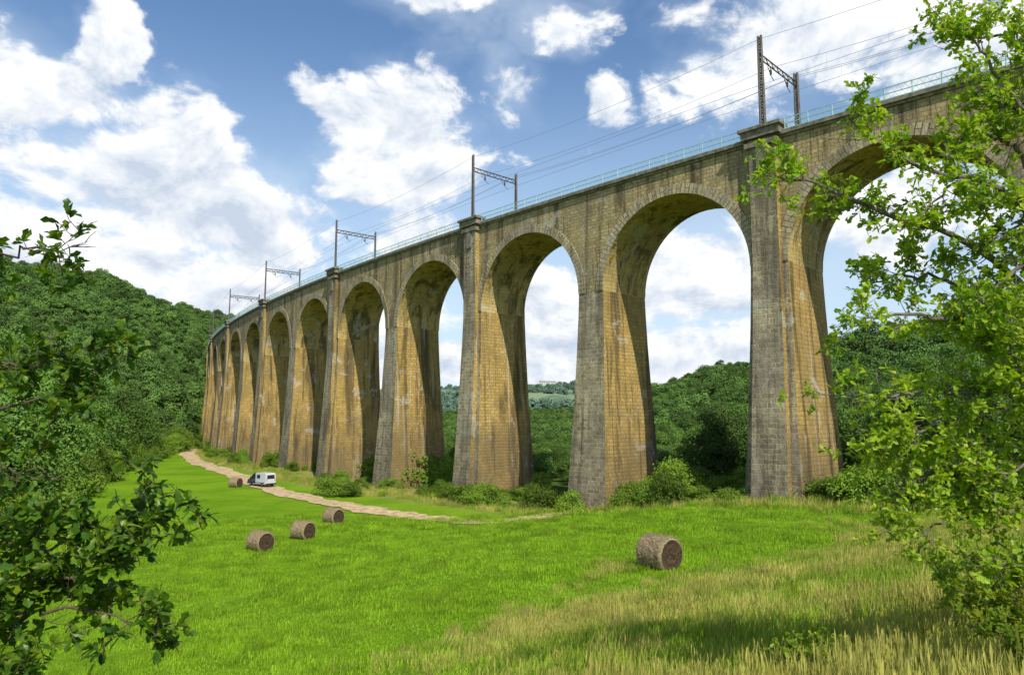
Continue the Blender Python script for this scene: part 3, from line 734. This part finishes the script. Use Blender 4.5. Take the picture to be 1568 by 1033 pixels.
# ------------------------------------------------------------ light and sky
sd=Vector((.375,-.927,0)).normalized(); el=R_(45)
sun=Vector((sd.x*math.cos(el),sd.y*math.cos(el),math.sin(el)))
ld=bpy.data.lights.new('sun','SUN'); ld.energy=4.9; ld.angle=R_(.5); ld.color=(1,.94,.84)
lo=bpy.data.objects.new('sun',ld); sc.collection.objects.link(lo); lo.rotation_euler=(-sun).to_track_quat('-Z','Y').to_euler(); lo.location=(0,0,100)
w=bpy.data.worlds.new('World'); sc.world=w; w.use_nodes=True; t=NT(w.node_tree); t.n.clear()
sky=t.n.new('ShaderNodeTexSky'); sky.sky_type='NISHITA'; sky.sun_disc=False; sky.sun_elevation=el; sky.sun_rotation=math.atan2(sun.x,sun.y); sky.altitude=200; sky.air_density=1.2; sky.dust_density=.6; sky.ozone_density=2.
tc=t.n.new('ShaderNodeTexCoord'); sp=t.n.new('ShaderNodeSeparateXYZ'); t.l.new(tc.outputs['Generated'],sp.inputs[0])
def cnode(off,sc_,det=8,rg=.6,ds=.25):
    v=t.n.new('ShaderNodeVectorMath'); v.operation='ADD'; t.l.new(tc.outputs['Generated'],v.inputs[0]); v.inputs[1].default_value=off
    s2=t.n.new('ShaderNodeVectorMath'); s2.operation='MULTIPLY'; t.l.new(v.outputs[0],s2.inputs[0]); s2.inputs[1].default_value=(1,1,1.4)
    return t.noise(s2.outputs[0],sc_,det,rg,ds)
wa=cnode((5,2,1),10,3); we=cnode((1,7,3),10,3)
azn=t.math('ADD',t.math('MULTIPLY',t.math('ARCTAN2',sp.outputs[0],sp.outputs[1]),57.2958),t.math('MULTIPLY_ADD',wa,8,-4.))
eln0=t.math('MULTIPLY',t.math('ARCSINE',sp.outputs[2]),57.2958)
eln=t.math('ADD',eln0,t.math('MULTIPLY_ADD',we,5,-2.5))
# clouds: azimuth, elevation, half-width, half-height, density
B=[(-10.2,21.4,8.0,5.2,1.1),(-14.5,23.3,4.5,3.,1),(-7.5,19,5.5,4,1.05),(-26.5,16.0,11,5.0,1.15),(-20,14.8,6,4.2,1.1),(-34,21.5,9,3.8,1.05),(-30.9,26,2.6,6,1.05),(-26.5,21.0,5.5,2.8,1.05),
(-31,10.8,13,2.8,1.05),(-18,9.2,13,3.4,1.05),(-7.6,13.8,6,3.4,1.05),(-6,31.8,7,2.2,.9),(4.7,29.7,4,2.4,.74),(-.5,25.4,4.6,3.6,.74),(7.1,24.2,3.2,3.8,.76),
(20.8,27,8,5,1.05),(27,29,10,5,1.05),(15.7,25.5,5,3.0,.95),(33.5,21,8,6,1.05),(28,15,9,4.5,1),(14.8,11,8,5,1.05),(14.3,4.5,10,3.5,1),(4,8.5,6,4.,1.05),(0,4,20,2.5,1),(-60,20,20,9,1),(62,18,20,9,1),(110,25,30,10,1),(-120,25,30,10,1),(170,35,30,12,1)]
den=None
for a,e,ra,re,am in B:
    dx=t.math('MULTIPLY',t.math('SUBTRACT',azn,a),1/ra); dy=t.math('MULTIPLY',t.math('SUBTRACT',eln,e),1/re)
    d=t.math('SUBTRACT',am,t.math('SQRT',t.math('ADD',t.math('MULTIPLY',dx,dx),t.math('MULTIPLY',dy,dy))))
    den=d if den is None else t.math('MAXIMUM',den,d)
den=t.math('MAXIMUM',den,-.8)
N1=cnode((0,0,0),9,9,.62); N2=cnode((.008,0,.020),9,9,.62); N3=cnode((3,1,0),3.2,5)
dn=t.math('ADD',den,t.math('MULTIPLY',t.math('SUBTRACT',N1,.5),2.8))
mask=t.smooth(dn,.02,.45)
thin=t.smooth(t.math('ADD',N3,t.math('MULTIPLY',den,.25)),.42,.8,0,.5)
lit=t.math('ADD',t.math('MULTIPLY',t.math('SUBTRACT',N1,N2),4.2),.68)
core=t.smooth(dn,.5,1.2)
shade=t.math('SUBTRACT',lit,t.math('MULTIPLY',core,t.smooth(N3,.45,.60,0,.7)),clamp=True)
ccol=t.mix(shade,(6.0,6.9,8.3,1),(10.8,10.9,10.9,1))
skc=t.mix(1,sky.outputs[0],(1.08,1.28,1.45,1),'MULTIPLY')
s1=t.mix(thin,skc,(7.2,8.4,9.8,1))
haze=t.smooth(eln0,30,0,0.0,.8); s1=t.mix(haze,s1,(7.2,8.6,10.0,1))
fin=t.mix(mask,s1,ccol)
bg=t.n.new('ShaderNodeBackground'); bg.inputs['Strength'].default_value=.1; t.l.new(fin,bg.inputs[0])
ow=t.n.new('ShaderNodeOutputWorld'); t.l.new(bg.outputs[0],ow.inputs[0])

# ------------------------------------------------------------ camera
cd=bpy.data.cameras.new('camera'); cd.sensor_width=36; cd.lens=25.26; cd.clip_end=12000; cd.clip_start=.05
co=bpy.data.objects.new('camera',cd); sc.collection.objects.link(co); co.location=(0,0,10); co.rotation_euler=(R_(96.4),0,0)
sc.camera=co
sc.view_settings.view_transform='Standard'; sc.view_settings.look='None'; sc.view_settings.exposure=0
